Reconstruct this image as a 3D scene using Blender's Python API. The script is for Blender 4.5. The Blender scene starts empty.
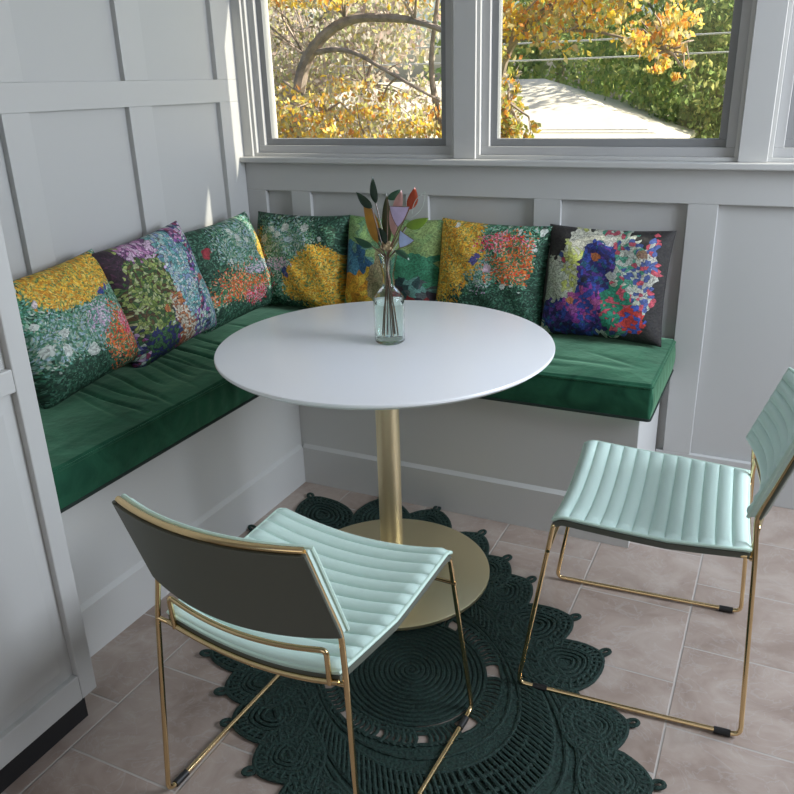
import bpy, bmesh, math, random
from mathutils import Vector, Matrix, Euler
PI = math.pi
SC = bpy.context.scene
COL = SC.collection

# ------------------------------------------------------------------ camera
cam_d = bpy.data.cameras.new('camera'); cam = bpy.data.objects.new('camera', cam_d); COL.objects.link(cam)
SC.camera = cam
YAW, PITCH, ROLL, FPX = 0.4551, -0.3729, -0.0304, 800.7
fw = Vector((-math.sin(YAW)*math.cos(PITCH), math.cos(YAW)*math.cos(PITCH), math.sin(PITCH)))
rt = Vector((math.cos(YAW), math.sin(YAW), 0)); up = rt.cross(fw)
r2 = rt*math.cos(ROLL)+up*math.sin(ROLL); u2 = -rt*math.sin(ROLL)+up*math.cos(ROLL)
M = Matrix(((r2.x, u2.x, -fw.x), (r2.y, u2.y, -fw.y), (r2.z, u2.z, -fw.z)))
cam.matrix_world = Matrix.Translation((1.9837, -2.7357, 1.3918)) @ M.to_4x4()
cam_d.sensor_width = 36; cam_d.lens = FPX/794*36; cam_d.clip_start = .05; cam_d.clip_end = 300

# ------------------------------------------------------------------ world, sun, daylight
W = bpy.data.worlds.new('world'); SC.world = W; W.use_nodes = True
nt = W.node_tree; bg = nt.nodes['Background']
sky = nt.nodes.new('ShaderNodeTexSky'); sky.sky_type = 'NISHITA'; sky.sun_disc = False
sky.sun_elevation = math.radians(32); sky.sun_rotation = math.radians(80); sky.air_density = 1.0; sky.dust_density = 2.5
nt.links.new(sky.outputs[0], bg.inputs[0]); bg.inputs[1].default_value = 0.21
def lamp(name, kind, energy, color, loc=(0, 0, 0), direction=(0, 0, -1), **kw):
    d = bpy.data.lights.new(name, kind); d.energy = energy; d.color = color
    for k, v in kw.items(): setattr(d, k, v)
    o = bpy.data.objects.new(name, d); COL.objects.link(o); o.location = loc
    o.rotation_euler = Vector(direction).to_track_quat('-Z', 'Y').to_euler()
    return o
lamp('sun', 'SUN', 13.0, (1, .93, .80), (6, 2, 5), (-1, -.22, -.68), angle=math.radians(.6))
# daylight entering through the windows of the right-hand wall and added warm rear fill
lamp('daylight_right', 'AREA', 76, (.80, .88, 1.0), (3.56, -.68, 1.60), (-1, -.22, -.36), shape='RECTANGLE', size=1.1, size_y=1.1)
lamp('warm_fill_rear', 'AREA', 5, (1.0, .76, .52), (1.9, -4.15, 1.4), (0, 1, -.05), shape='RECTANGLE', size=1.6, size_y=1.6)
SC.view_settings.view_transform = 'Standard'; SC.view_settings.look = 'None'
SC.view_settings.exposure = -0.06; SC.view_settings.gamma = 1.0; SC.view_settings.use_curve_mapping = False

# ------------------------------------------------------------------ materials
def new_mat(name):
    m = bpy.data.materials.new(name); m.use_nodes = True
    return m, m.node_tree, m.node_tree.nodes['Principled BSDF']
def mat(name, color, rough=.5, metal=0., bump=0., bscale=60., var=0., spec=None, sheen=0., vscale=8.):
    m, t, p = new_mat(name)
    p.inputs['Base Color'].default_value = (*color, 1); p.inputs['Roughness'].default_value = rough
    p.inputs['Metallic'].default_value = metal
    if spec is not None: p.inputs['Specular IOR Level'].default_value = spec
    if sheen: p.inputs['Sheen Weight'].default_value = sheen; p.inputs['Sheen Roughness'].default_value = .35
    tc = t.nodes.new('ShaderNodeTexCoord')
    if var:
        n = t.nodes.new('ShaderNodeTexNoise'); n.inputs['Scale'].default_value = vscale; n.inputs['Detail'].default_value = 5
        t.links.new(tc.outputs['Object'], n.inputs['Vector'])
        r = t.nodes.new('ShaderNodeValToRGB')
        r.color_ramp.elements[0].position = .3; r.color_ramp.elements[1].position = .7
        r.color_ramp.elements[0].color = (*[c*(1-var) for c in color], 1); r.color_ramp.elements[1].color = (*[min(1, c*(1+var)) for c in color], 1)
        t.links.new(n.outputs['Fac'], r.inputs[0]); t.links.new(r.outputs[0], p.inputs['Base Color'])
    if bump:
        n = t.nodes.new('ShaderNodeTexNoise'); n.inputs['Scale'].default_value = bscale; n.inputs['Detail'].default_value = 3
        t.links.new(tc.outputs['Object'], n.inputs['Vector'])
        b = t.nodes.new('ShaderNodeBump'); b.inputs['Strength'].default_value = bump; b.inputs['Distance'].default_value = .002
        t.links.new(n.outputs['Fac'], b.inputs['Height']); t.links.new(b.outputs[0], p.inputs['Normal'])
    return m

M_wall = mat('wall_paint', (.48, .48, .47), .42, bump=.05, bscale=35)
M_trim = mat('trim_paint', (.50, .50, .49), .33)
M_bench = mat('bench_paint', (.57, .57, .555), .3)
M_vinyl = mat('window_vinyl', (.44, .44, .44), .4)
M_sash = mat('window_sash_shaded', (.24, .245, .25), .4)  # frame vinyl darkened: shade on the set-back sash put into the colour
M_ceil = mat('ceiling_paint', (.7, .7, .7), .8)
M_cab = mat('cabinet_paint', (.50, .50, .485), .32)
M_black = mat('black_kick', (.006, .006, .007), .55)
M_gold = mat('polished_brass', (.75, .56, .30), .16, 1.0)
M_brass = mat('brushed_brass', (.92, .80, .52), .42, 1.0, bump=.1, bscale=200)
M_table = mat('white_lacquer', (.87, .87, .88), .25)
M_mint = mat('mint_leather', (.66, .84, .77), .36, bump=.15, bscale=300)
M_mintw = mat('mint_welt', (.58, .76, .66), .45)
M_olive = mat('olive_backing', (.115, .125, .10), .55, bump=.1, bscale=300)
M_rubber = mat('black_rubber', (.01, .01, .01), .5)

def velvet(name):
    m, t, p = new_mat(name); tc = t.nodes.new('ShaderNodeTexCoord')
    n = t.nodes.new('ShaderNodeTexNoise'); n.inputs['Scale'].default_value = 9; n.inputs['Detail'].default_value = 6; n.inputs['Distortion'].default_value = 1.2
    t.links.new(tc.outputs['Object'], n.inputs['Vector'])
    r = t.nodes.new('ShaderNodeValToRGB')
    r.color_ramp.elements[0].position = .3; r.color_ramp.elements[1].position = .72
    r.color_ramp.elements[0].color = (.006, .045, .025, 1); r.color_ramp.elements[1].color = (.022, .112, .060, 1)
    t.links.new(n.outputs['Fac'], r.inputs[0]); t.links.new(r.outputs[0], p.inputs['Base Color'])
    p.inputs['Roughness'].default_value = .75; p.inputs['Specular IOR Level'].default_value = .12; p.inputs['Sheen Weight'].default_value = 1.0; p.inputs['Sheen Roughness'].default_value = .38
    p.inputs['Sheen Tint'].default_value = (.45, .85, .55, 1)
    n2 = t.nodes.new('ShaderNodeTexNoise'); n2.inputs['Scale'].default_value = 25; n2.inputs['Detail'].default_value = 4
    t.links.new(tc.outputs['Object'], n2.inputs['Vector'])
    b = t.nodes.new('ShaderNodeBump'); b.inputs['Strength'].default_value = .4; b.inputs['Distance'].default_value = .006
    t.links.new(n2.outputs['Fac'], b.inputs['Height']); t.links.new(b.outputs[0], p.inputs['Normal'])
    return m
M_velvet = velvet('green_velvet')
M_velvet_dark = mat('dark_cord', (.006, .018, .012), .8)

def rope_mat():
    m, t, p = new_mat('green_jute'); tc = t.nodes.new('ShaderNodeTexCoord')
    n = t.nodes.new('ShaderNodeTexNoise'); n.inputs['Scale'].default_value = 160; n.inputs['Detail'].default_value = 3
    t.links.new(tc.outputs['Object'], n.inputs['Vector'])
    r = t.nodes.new('ShaderNodeValToRGB'); r.color_ramp.elements[0].position = .35; r.color_ramp.elements[1].position = .7
    r.color_ramp.elements[0].color = (.003, .015, .011, 1); r.color_ramp.elements[1].color = (.012, .044, .034, 1)
    t.links.new(n.outputs['Fac'], r.inputs[0]); t.links.new(r.outputs[0], p.inputs['Base Color'])
    p.inputs['Roughness'].default_value = .8
    b = t.nodes.new('ShaderNodeBump'); b.inputs['Strength'].default_value = 1.0; b.inputs['Distance'].default_value = .004
    t.links.new(n.outputs['Fac'], b.inputs['Height']); t.links.new(b.outputs[0], p.inputs['Normal'])
    return m
M_rope = rope_mat()

def nmath(t, op, a, b=None, c=None):
    n = t.nodes.new('ShaderNodeMath'); n.operation = op
    for i, v in enumerate((a, b, c)):
        if v is None: continue
        if isinstance(v, (int, float)): n.inputs[i].default_value = v
        else: t.links.new(v, n.inputs[i])
    return n.outputs[0]
def nmix(t, fac, a, b):
    n = t.nodes.new('ShaderNodeMix'); n.data_type = 'RGBA'
    for s, v in ((n.inputs[0], fac), (n.inputs[6], a), (n.inputs[7], b)):
        if isinstance(v, (int, float)): s.default_value = v
        elif isinstance(v, tuple): s.default_value = (*v, 1) if len(v) == 3 else v
        else: t.links.new(v, s)
    return n.outputs[2]
def nramp(t, fac, cols, interp='LINEAR', pos=None):
    r = t.nodes.new('ShaderNodeValToRGB'); r.color_ramp.interpolation = interp
    e = r.color_ramp.elements
    while len(e) < len(cols): e.new(.5)
    for i, c in enumerate(cols):
        e[i].position = pos[i] if pos else (i/len(cols) if interp == 'CONSTANT' else i/(len(cols)-1)); e[i].color = (*c, 1)
    t.links.new(fac, r.inputs[0]); return r.outputs[0]

TW, TH, L1, J0 = .3049, .3055, 1.8872, -.8817
def tile_mat():
    m, t, p = new_mat('floor_tile'); tc = t.nodes.new('ShaderNodeTexCoord')
    s = t.nodes.new('ShaderNodeSeparateXYZ'); t.links.new(tc.outputs['Object'], s.inputs[0])
    cx = nmath(t, 'DIVIDE', nmath(t, 'SUBTRACT', s.outputs[0], L1), TW)
    col = nmath(t, 'FLOOR', cx); fx = nmath(t, 'SUBTRACT', cx, col)
    par = nmath(t, 'MULTIPLY', nmath(t, 'FLOORED_MODULO', col, 2.0), .5)
    cy = nmath(t, 'SUBTRACT', nmath(t, 'DIVIDE', nmath(t, 'SUBTRACT', s.outputs[1], J0), TH), par)
    row = nmath(t, 'FLOOR', cy); fy = nmath(t, 'SUBTRACT', cy, row)
    dx = nmath(t, 'SUBTRACT', .5, nmath(t, 'ABSOLUTE', nmath(t, 'SUBTRACT', fx, .5)))
    dy = nmath(t, 'SUBTRACT', .5, nmath(t, 'ABSOLUTE', nmath(t, 'SUBTRACT', fy, .5)))
    d = nmath(t, 'MINIMUM', dx, dy)
    mr = t.nodes.new('ShaderNodeMapRange'); mr.inputs[1].default_value = .0055; mr.inputs[2].default_value = .0105
    t.links.new(d, mr.inputs[0]); g = mr.outputs[0]
    cb = t.nodes.new('ShaderNodeCombineXYZ'); t.links.new(col, cb.inputs[0]); t.links.new(row, cb.inputs[1])
    wn = t.nodes.new('ShaderNodeTexWhiteNoise'); t.links.new(cb.outputs[0], wn.inputs['Vector'])
    ad = t.nodes.new('ShaderNodeVectorMath'); ad.operation = 'MULTIPLY_ADD'; ad.inputs[1].default_value = (9, 9, 9)
    t.links.new(wn.outputs['Color'], ad.inputs[0]); t.links.new(tc.outputs['Object'], ad.inputs[2])
    n1 = t.nodes.new('ShaderNodeTexNoise'); n1.inputs['Scale'].default_value = 6; n1.inputs['Detail'].default_value = 7; n1.inputs['Roughness'].default_value = .6; n1.inputs['Distortion'].default_value = .8
    t.links.new(ad.outputs[0], n1.inputs['Vector'])
    base = nramp(t, n1.outputs['Fac'], [(.28, .21, .172), (.385, .305, .258), (.47, .395, .345)], pos=[.3, .5, .7])
    n2 = t.nodes.new('ShaderNodeTexNoise'); n2.inputs['Scale'].default_value = 9; n2.inputs['Detail'].default_value = 5; n2.inputs['Distortion'].default_value = 2.5
    t.links.new(ad.outputs[0], n2.inputs['Vector'])
    vein = nmath(t, 'SUBTRACT', 1.0, nmath(t, 'MULTIPLY', nmath(t, 'ABSOLUTE', nmath(t, 'SUBTRACT', n2.outputs['Fac'], .56)), 38)); 
    vein = nmath(t, 'MULTIPLY', nmath(t, 'MAXIMUM', vein, 0.0), .30)
    c = nmix(t, vein, base, (.50, .47, .45))
    c = nmix(t, nmath(t, 'MULTIPLY', wn.outputs['Value'], .12), c, (.12, .10, .09))
    c = nmix(t, g, (.46, .42, .385), c)
    t.links.new(c, p.inputs['Base Color'])
    t.links.new(nmath(t, 'ADD', nmath(t, 'MULTIPLY', n1.outputs['Fac'], .22), .26), p.inputs['Roughness'])
    b = t.nodes.new('ShaderNodeBump'); b.inputs['Strength'].default_value = .6; b.inputs['Distance'].default_value = .003
    h = nmath(t, 'ADD', g, nmath(t, 'MULTIPLY', n1.outputs['Fac'], .25))
    t.links.new(h, b.inputs['Height']); t.links.new(b.outputs[0], p.inputs['Normal'])
    return m
M_tile = tile_mat()

PWD, PHT = .410, .372
def dab_mat(name, base, regions, flowers=(), dab=42., edge=None, seed=0., outline=0., outc=(.02, .02, .03)):
    """cloth printed with small brush dabs: base palette, soft regions of other palettes, and round flowers"""
    m, t, p = new_mat(name); tc = t.nodes.new('ShaderNodeTexCoord')
    s = t.nodes.new('ShaderNodeSeparateXYZ'); t.links.new(tc.outputs['Object'], s.inputs[0])
    cb = t.nodes.new('ShaderNodeCombineXYZ')
    t.links.new(nmath(t, 'ADD', nmath(t, 'DIVIDE', s.outputs[0], PWD), .5), cb.inputs[0])
    t.links.new(nmath(t, 'DIVIDE', s.outputs[2], PHT), cb.inputs[1]); cb.inputs[2].default_value = seed
    n0 = t.nodes.new('ShaderNodeTexNoise'); n0.inputs['Scale'].default_value = 7; n0.inputs['Detail'].default_value = 2
    t.links.new(cb.outputs[0], n0.inputs['Vector'])
    w = t.nodes.new('ShaderNodeVectorMath'); w.operation = 'MULTIPLY_ADD'; w.inputs[1].default_value = (.10, .10, 0)
    sub = t.nodes.new('ShaderNodeVectorMath'); sub.operation = 'SUBTRACT'; sub.inputs[1].default_value = (.5, .5, .5)
    t.links.new(n0.outputs['Color'], sub.inputs[0]); t.links.new(sub.outputs[0], w.inputs[0]); t.links.new(cb.outputs[0], w.inputs[2])
    v = t.nodes.new('ShaderNodeTexVoronoi'); v.inputs['Scale'].default_value = dab; t.links.new(w.outputs[0], v.inputs['Vector'])
    sc = t.nodes.new('ShaderNodeSeparateColor'); t.links.new(v.outputs['Color'], sc.inputs[0])
    ps = t.nodes.new('ShaderNodeSeparateXYZ'); t.links.new(v.outputs['Position'], ps.inputs[0])
    px, py = ps.outputs[0], ps.outputs[1]
    c = nramp(t, sc.outputs[0], base, 'CONSTANT')
    def dist(cx, cy, rx, ry):
        a = nmath(t, 'DIVIDE', nmath(t, 'SUBTRACT', px, cx), rx); b = nmath(t, 'DIVIDE', nmath(t, 'SUBTRACT', py, cy), ry)
        return nmath(t, 'SQRT', nmath(t, 'ADD', nmath(t, 'MULTIPLY', a, a), nmath(t, 'MULTIPLY', b, b)))
    for cx, cy, rx, ry, soft, cols in regions:
        d = dist(cx, cy, rx, ry)
        thr = nmath(t, 'ADD', 1-soft, nmath(t, 'MULTIPLY', sc.outputs[1], 2*soft))
        f = nmath(t, 'LESS_THAN', d, thr)
        c = nmix(t, f, c, nramp(t, sc.outputs[2], cols, 'CONSTANT'))
    cs = t.nodes.new('ShaderNodeSeparateXYZ'); t.links.new(w.outputs[0], cs.inputs[0]); px, py = cs.outputs[0], cs.outputs[1]
    for cx, cy, r, colr in flowers:
        f = nmath(t, 'LESS_THAN', dist(cx, cy, r*.78, r*.84), nmath(t, 'ADD', .8, nmath(t, 'MULTIPLY', sc.outputs[1], .4)))
        c = nmix(t, nmath(t, 'MULTIPLY', f, .9), c, colr)
    if outline:
        v2 = t.nodes.new('ShaderNodeTexVoronoi'); v2.feature = 'DISTANCE_TO_EDGE'; v2.inputs['Scale'].default_value = dab; t.links.new(w.outputs[0], v2.inputs['Vector'])
        c = nmix(t, nmath(t, 'MULTIPLY', nmath(t, 'LESS_THAN', v2.outputs['Distance'], outline), .8), c, outc)
    vf = t.nodes.new('ShaderNodeTexVoronoi'); vf.inputs['Scale'].default_value = 90; t.links.new(w.outputs[0], vf.inputs['Vector'])
    sf = t.nodes.new('ShaderNodeSeparateColor'); t.links.new(vf.outputs['Color'], sf.inputs[0])
    k = nmath(t, 'ADD', .42, nmath(t, 'MULTIPLY', sf.outputs[0], .62))
    mu = t.nodes.new('ShaderNodeVectorMath'); mu.operation = 'SCALE'; t.links.new(c, mu.inputs[0]); t.links.new(k, mu.inputs['Scale']); c = mu.outputs[0]
    t.links.new(c, p.inputs['Base Color']); p.inputs['Roughness'].default_value = .78
    n = t.nodes.new('ShaderNodeTexNoise'); n.inputs['Scale'].default_value = 14; t.links.new(tc.outputs['Object'], n.inputs['Vector'])
    b = t.nodes.new('ShaderNodeBump'); b.inputs['Strength'].default_value = .5; b.inputs['Distance'].default_value = .012
    t.links.new(n.outputs['Fac'], b.inputs['Height']); t.links.new(b.outputs[0], p.inputs['Normal'])
    return m

# ------------------------------------------------------------------ mesh helpers
class MB:
    def __init__(s): s.v = []; s.f = []
    def add(s, vs, fs):
        o = len(s.v); s.v += [tuple(v) for v in vs]; s.f += [tuple(i+o for i in f) for f in fs]
    def box(s, x0, x1, y0, y1, z0, z1):
        s.add([(x, y, z) for z in (z0, z1) for y in (y0, y1) for x in (x0, x1)],
              [(0, 2, 3, 1), (4, 5, 7, 6), (0, 1, 5, 4), (2, 6, 7, 3), (0, 4, 6, 2), (1, 3, 7, 5)])
    def tube(s, path, r, n=10, closed=False, cap=True, flat=1.0):
        P = [Vector(p) for p in path]; k = len(P)
        T = []
        for i in range(k):
            a = P[(i-1) % k] if (closed or i > 0) else P[0]; b = P[(i+1) % k] if (closed or i < k-1) else P[-1]
            d = (b-a); T.append(d.normalized() if d.length > 1e-9 else Vector((0, 0, 1)))
        ref = Vector((0, 0, 1)) if abs(T[0].z) < .9 else Vector((1, 0, 0))
        N = (ref - T[0]*ref.dot(T[0])).normalized(); vs = []
        for i in range(k):
            N = (N - T[i]*N.dot(T[i])); N = N.normalized() if N.length > 1e-6 else Vector((1, 0, 0))
            B = T[i].cross(N); rr = r[i] if isinstance(r, (list, tuple)) else r
            for j in range(n):
                a = 2*PI*j/n; vs.append(P[i] + N*math.cos(a)*rr*flat + B*math.sin(a)*rr)
        fs = []
        for i in range(k if closed else k-1):
            for j in range(n):
                a = i*n+j; b = i*n+(j+1) % n; c = ((i+1) % k)*n+(j+1) % n; d = ((i+1) % k)*n+j
                fs.append((a, b, c, d))
        if cap and not closed:
            fs.append(tuple(reversed(range(n)))); fs.append(tuple((k-1)*n+j for j in range(n)))
        s.add(vs, fs)
    def lathe(s, prof, c=(0, 0), n=64, close=True):
        vs = []; fs = []; k = len(prof)
        for r, z in prof:
            for j in range(n):
                a = 2*PI*j/n; vs.append((c[0]+max(r, 1e-4)*math.cos(a), c[1]+max(r, 1e-4)*math.sin(a), z))
        for i in range(k-1):
            for j in range(n):
                fs.append((i*n+j, i*n+(j+1) % n, (i+1)*n+(j+1) % n, (i+1)*n+j))
        if close:
            fs.append(tuple(reversed(range(n)))); fs.append(tuple((k-1)*n+j for j in range(n)))
        s.add(vs, fs)
    def grid(s, fn, nu, nv, flip=False):
        vs = [fn(i/nu, j/nv) for j in range(nv+1) for i in range(nu+1)]
        fs = []
        for j in range(nv):
            for i in range(nu):
                a = j*(nu+1)+i; q = (a, a+1, a+nu+2, a+nu+1); fs.append(tuple(reversed(q)) if flip else q)
        s.add(vs, fs)
    def build(s, name, material, parent=None, bevel=0., seg=2, smooth=False, loc=None, weld=False, angle=40, subsurf=0):
        me = bpy.data.meshes.new(name); me.from_pydata(s.v, [], s.f); me.update()
        o = bpy.data.objects.new(name, me); COL.objects.link(o); me.materials.append(material)
        bm = bmesh.new(); bm.from_mesh(me)
        if weld: bmesh.ops.remove_doubles(bm, verts=bm.verts, dist=1e-5)
        bmesh.ops.recalc_face_normals(bm, faces=bm.faces)
        if bevel:
            es = [e for e in bm.edges if len(e.link_faces) == 2 and e.calc_face_angle(0) > math.radians(30)]
            bmesh.ops.bevel(bm, geom=es, offset=bevel, segments=seg, affect='EDGES', profile=.5, clamp_overlap=True)
        bm.to_mesh(me); bm.free()
        if smooth:
            me.polygons.foreach_set('use_smooth', [True]*len(me.polygons)); me.set_sharp_from_angle(angle=math.radians(angle))
        if subsurf:
            md = o.modifiers.new('subdivision', 'SUBSURF'); md.levels = md.render_levels = subsurf
        if parent: o.parent = parent
        if loc: o.location = loc
        return o
def tag(o, label=None, cat=None, group=None, kind=None):
    if label: o['label'] = label
    if cat: o['category'] = cat
    if group: o['group'] = group
    if kind: o['kind'] = kind
    return o
def thing(name, label, cat, loc=(0, 0, 0), rz=0, group=None):
    o = bpy.data.objects.new(name, None); COL.objects.link(o); o.empty_display_size = .1
    o.location = loc; o.rotation_euler = (0, 0, rz); return tag(o, label, cat, group)
def boxo(name, m, b, parent=None, bevel=.0):
    q = MB(); q.box(*b); return q.build(name, m, parent, bevel=bevel)
def fillet(pts, r, n=5):
    P = [Vector(p) for p in pts]; out = [P[0]]
    for i in range(1, len(P)-1):
        a = (P[i-1]-P[i]); b = (P[i+1]-P[i]); rr = min(r, a.length*.45, b.length*.45)
        p0 = P[i]+a.normalized()*rr; p1 = P[i]+b.normalized()*rr
        for k in range(n+1):
            t = k/n; out.append(p0*(1-t)**2 + P[i]*2*t*(1-t) + p1*t*t)
    out.append(P[-1]); return out
def struct(o): o['kind'] = 'structure'; return o

# ------------------------------------------------------------------ room shell
RX, RY, RZ = 3.42, -4.0, 2.5
struct(boxo('floor', M_tile, (-.1, RX+.1, RY-.1, .12, -.06, 0)))
struct(boxo('ceiling', M_ceil, (-.1, RX+.1, RY-.1, .12, RZ, RZ+.08)))
D = .020
wl = struct(boxo('wall_left', M_wall, (-.12, -D, RY, .12, 0, RZ)))
for z0, z1 in ((1.345, 1.425), (2.2, 2.3)):
    boxo('wall_rail', M_trim, (-D, 0, -1.72, -.0, z0, z1), wl, .0015)
for y0, y1 in ((-1.72, -1.63), (-1.10, -1.005), (-.604, -.497), (-.122, 0.0)):
    boxo('wall_batten', M_trim, (-D, 0, y0, y1, .40, 1.3449), wl, .0015)
    boxo('wall_batten', M_trim, (-D, 0, y0, y1, 1.4251, 2.2), wl, .0015)
SILL = 1.123
wb = struct(boxo('wall_back', M_wall, (-D, RX+.1, D, .13, 0, 1.118)))
boxo('top_rail', M_trim, (0, RX, 0, D, 1.010, 1.1179), wb, .0015)
boxo('bottom_rail', M_trim, (1.67, RX, 0, D, 0, .1445), wb, .002)
bx = [(0, .088), (.208, .294), (.705, .795), (1.192, 1.286), (1.695, 1.786), (2.28, 2.37), (2.86, 2.95)]
for i, (a, b) in enumerate(bx):
    boxo('wall_batten', M_trim, (a, b, 0, D, (.43 if a < 1.6 else .1446), 1.0099), wb, .0015)
m = MB()
m.box(0, RX, 0, .13, 2.16, RZ); m.build('window_header', M_wall, wb)
# sill
m = MB(); m.box(.0, RX, -.034, .13, 1.1181, 1.139)
struct(m.build('trim_1', M_trim, bevel=.004)); 
# mullions between windows (posts run through the wall)
posts = [(-.02, .042), (.8945, .9756), (1.8255, 1.9092), (2.76, 2.84), (RX-.03, RX+.1)]
for i, (a, b) in enumerate(posts):
    boxo('window_post', M_trim, (a, b, 0, .13, 1.1391, 2.16), wb, .002)
glass, gt, gp = new_mat('window_glass')
gt.nodes.remove(gp); o_ = gt.nodes['Material Output']
tr = gt.nodes.new('ShaderNodeBsdfTransparent'); gl = gt.nodes.new('ShaderNodeBsdfGlossy'); gl.inputs['Roughness'].default_value = .02
tr.inputs[0].default_value = (.96, .97, .96, 1)
mx = gt.nodes.new('ShaderNodeMixShader'); lw_ = gt.nodes.new('ShaderNodeLayerWeight')
fr = gt.nodes.new('ShaderNodeMath'); fr.operation = 'POWER'; fr.inputs[1].default_value = 5.0; gt.links.new(lw_.outputs['Facing'], fr.inputs[0])
fa_ = gt.nodes.new('ShaderNodeMath'); fa_.operation = 'MULTIPLY_ADD'; fa_.inputs[1].default_value = .8; fa_.inputs[2].default_value = .03; gt.links.new(fr.outputs[0], fa_.inputs[0]); fr = fa_
gt.links.new(fr.outputs[0], mx.inputs[0]); gt.links.new(tr.outputs[0], mx.inputs[1]); gt.links.new(gl.outputs[0], mx.inputs[2]); gt.links.new(mx.outputs[0], o_.inputs[0])
def window(i, a, b):
    z0, z1 = 1.1392, 2.16
    w = bpy.data.objects.new('window_%d' % i, None); COL.objects.link(w); struct(w); w.location = ((a+b)/2, .03, z0)
    def ring(name, mtl, x0, x1, za, zb, t, y0, y1, bev=.0015):
        q = MB(); q.box(x0, x1, y0, y1, za, za+t); q.box(x0, x1, y0, y1, zb-t, zb)
        q.box(x0, x0+t, y0, y1, za+t, zb-t); q.box(x1-t, x1, y0, y1, za+t, zb-t)
        r = q.build(name, mtl, None, bevel=bev); r.parent = w; r.matrix_parent_inverse = Matrix.Translation(w.location).inverted(); return r
    ring('window_jamb', M_trim, a, b, z0, z1, .012, .012, .13)
    ring('window_frame', M_vinyl, a+.012, b-.012, z0+.012, z1-.012, .028, .030, .13)
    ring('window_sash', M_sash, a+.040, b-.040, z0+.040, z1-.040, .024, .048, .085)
    q = MB(); q.box(a+.062, b-.062, .066, .069, z0+.062, z1-.062)
    r = q.build('pane', glass); r.parent = w; r.matrix_parent_inverse = Matrix.Translation(w.location).inverted()
window(1, .042, .8945); window(2, .9756, 1.8255); window(3, 1.9092, 2.76)
# right wall with a window, rear wall with an opening
m = MB()
m.box(RX, RX+.12, RY, .0, 0, .95); m.box(RX, RX+.12, RY, .0, 2.15, RZ)
for a, b in ((RY, -1.25), (-.1, 0)): m.box(RX, RX+.12, a, b, .95, 2.15)
struct(m.build('wall_right', M_wall))
m = MB()
m.box(-.12, .9, RY-.12, RY, 0, RZ); m.box(2.9, RX+.12, RY-.12, RY, 0, RZ); m.box(.9, 2.9, RY-.12, RY, 2.2, RZ)
struct(m.build('wall_rear', M_wall))
# unseen wall added outside to keep the sun out of the right-hand windows
struct(boxo('sun_block_wall', M_wall, (5.6, 5.8, -6.5, .45, -.9, 5.0)))

# ------------------------------------------------------------------ tall cabinet at left
cb = thing('tall_cabinet', 'tall painted white cabinet with panelled doors and black toe kick beside the bench', 'cabinet', (.34, -2.1, 0))
def inn(o, root):
    o.parent = root; o.matrix_parent_inverse = Matrix.Translation(root.location).inverted(); return o
CX = .673
inn(boxo('cabinet_body', M_cab, (0.001, CX-.022, -2.62, -1.704, .095, 2.4), None, .002), cb)
inn(boxo('toe_kick', M_black, (0.02, .628, -2.60, -1.705, 0, .0949)), cb)
def panel_door(y0, y1, z0, z1, splits):
    """frame of stiles and rails with raised panels set between"""
    root = MB(); st = .044; x0, x1 = CX-.0215, CX
    root.box(x0, x1, y1-st, y1, z0, z1); root.box(x0, x1, y0, y0+st, z0, z1)
    cuts = [z0]+[v for sp in splits for v in sp]+[z1]
    zs = []
    lo = z0
    for a, b in splits:
        root.box(x0, x1, y0+st, y1-st, lo, a); zs.append((a, b)); lo = b
    root.box(x0, x1, y0+st, y1-st, lo, z1)
    d = inn(root.build('door', M_cab, bevel=.003), cb)
    for a, b in zs:
        q = MB(); ya, yb = y0+st, y1-st
        X = [x0+.0005, x0+.006, x0+.006, x0+.014, x0+.014]; I = [0, 0, .012, .034, .036]
        vs = []
        for xx, ii in zip(X, I): vs += [(xx, ya+ii, a+ii), (xx, yb-ii, a+ii), (xx, yb-ii, b-ii), (xx, ya+ii, b-ii)]
        fs = [(0, 1, 2, 3)]
        for k in range(4):
            for j in range(4): fs.append((k*4+j, k*4+(j+1) % 4, k*4+4+(j+1) % 4, k*4+4+j))
        fs.append((16, 17, 18, 19)); q.add(vs, fs)
        pn = q.build('door_panel', M_cab, None, smooth=True, angle=20); pn.parent = d; pn.matrix_parent_inverse = Matrix.Translation(cb.location).inverted()
        pn.matrix_parent_inverse = Matrix.Identity(4)
    return d
panel_door(-2.145, -1.70, .097, 1.50, [(.163, .852), (.900, 1.45)])
panel_door(-2.60, -2.155, .097, 1.50, [(.163, .852), (.900, 1.45)])
panel_door(-2.145, -1.70, 1.51, 2.38, [(1.57, 2.32)])
panel_door(-2.60, -2.155, 1.51, 2.38, [(1.57, 2.32)])

# ------------------------------------------------------------------ built-in bench
BX, BY, BH = .4746, -.4605, .448
be = thing('built_in_bench', 'white painted L-shaped bench base with tall baseboard under the green cushions', 'bench', (.8, -.25, 0))
m = MB(); m.box(0.001, BX-.012, -1.70, -.001, 0, BH); inn(m.build('bench_base', M_bench, bevel=.002), be)
m = MB(); m.box(BX-.012, 1.669, BY+.012, -.001, 0, BH); inn(m.build('bench_base', M_bench, bevel=.002), be)
m = MB(); m.add([(BX-.012, -1.70, 0), (BX, -1.70, 0), (BX, -1.70, .143), (BX-.012, -1.70, .155), (BX-.012, BY, 0), (BX, BY, 0), (BX, BY, .143), (BX-.012, BY, .155)],
    [(0, 1, 2, 3), (7, 6, 5, 4), (1, 5, 6, 2), (2, 6, 7, 3), (0, 3, 7, 4), (0, 4, 5, 1)])
inn(m.build('bench_baseboard', M_bench), be)
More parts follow.
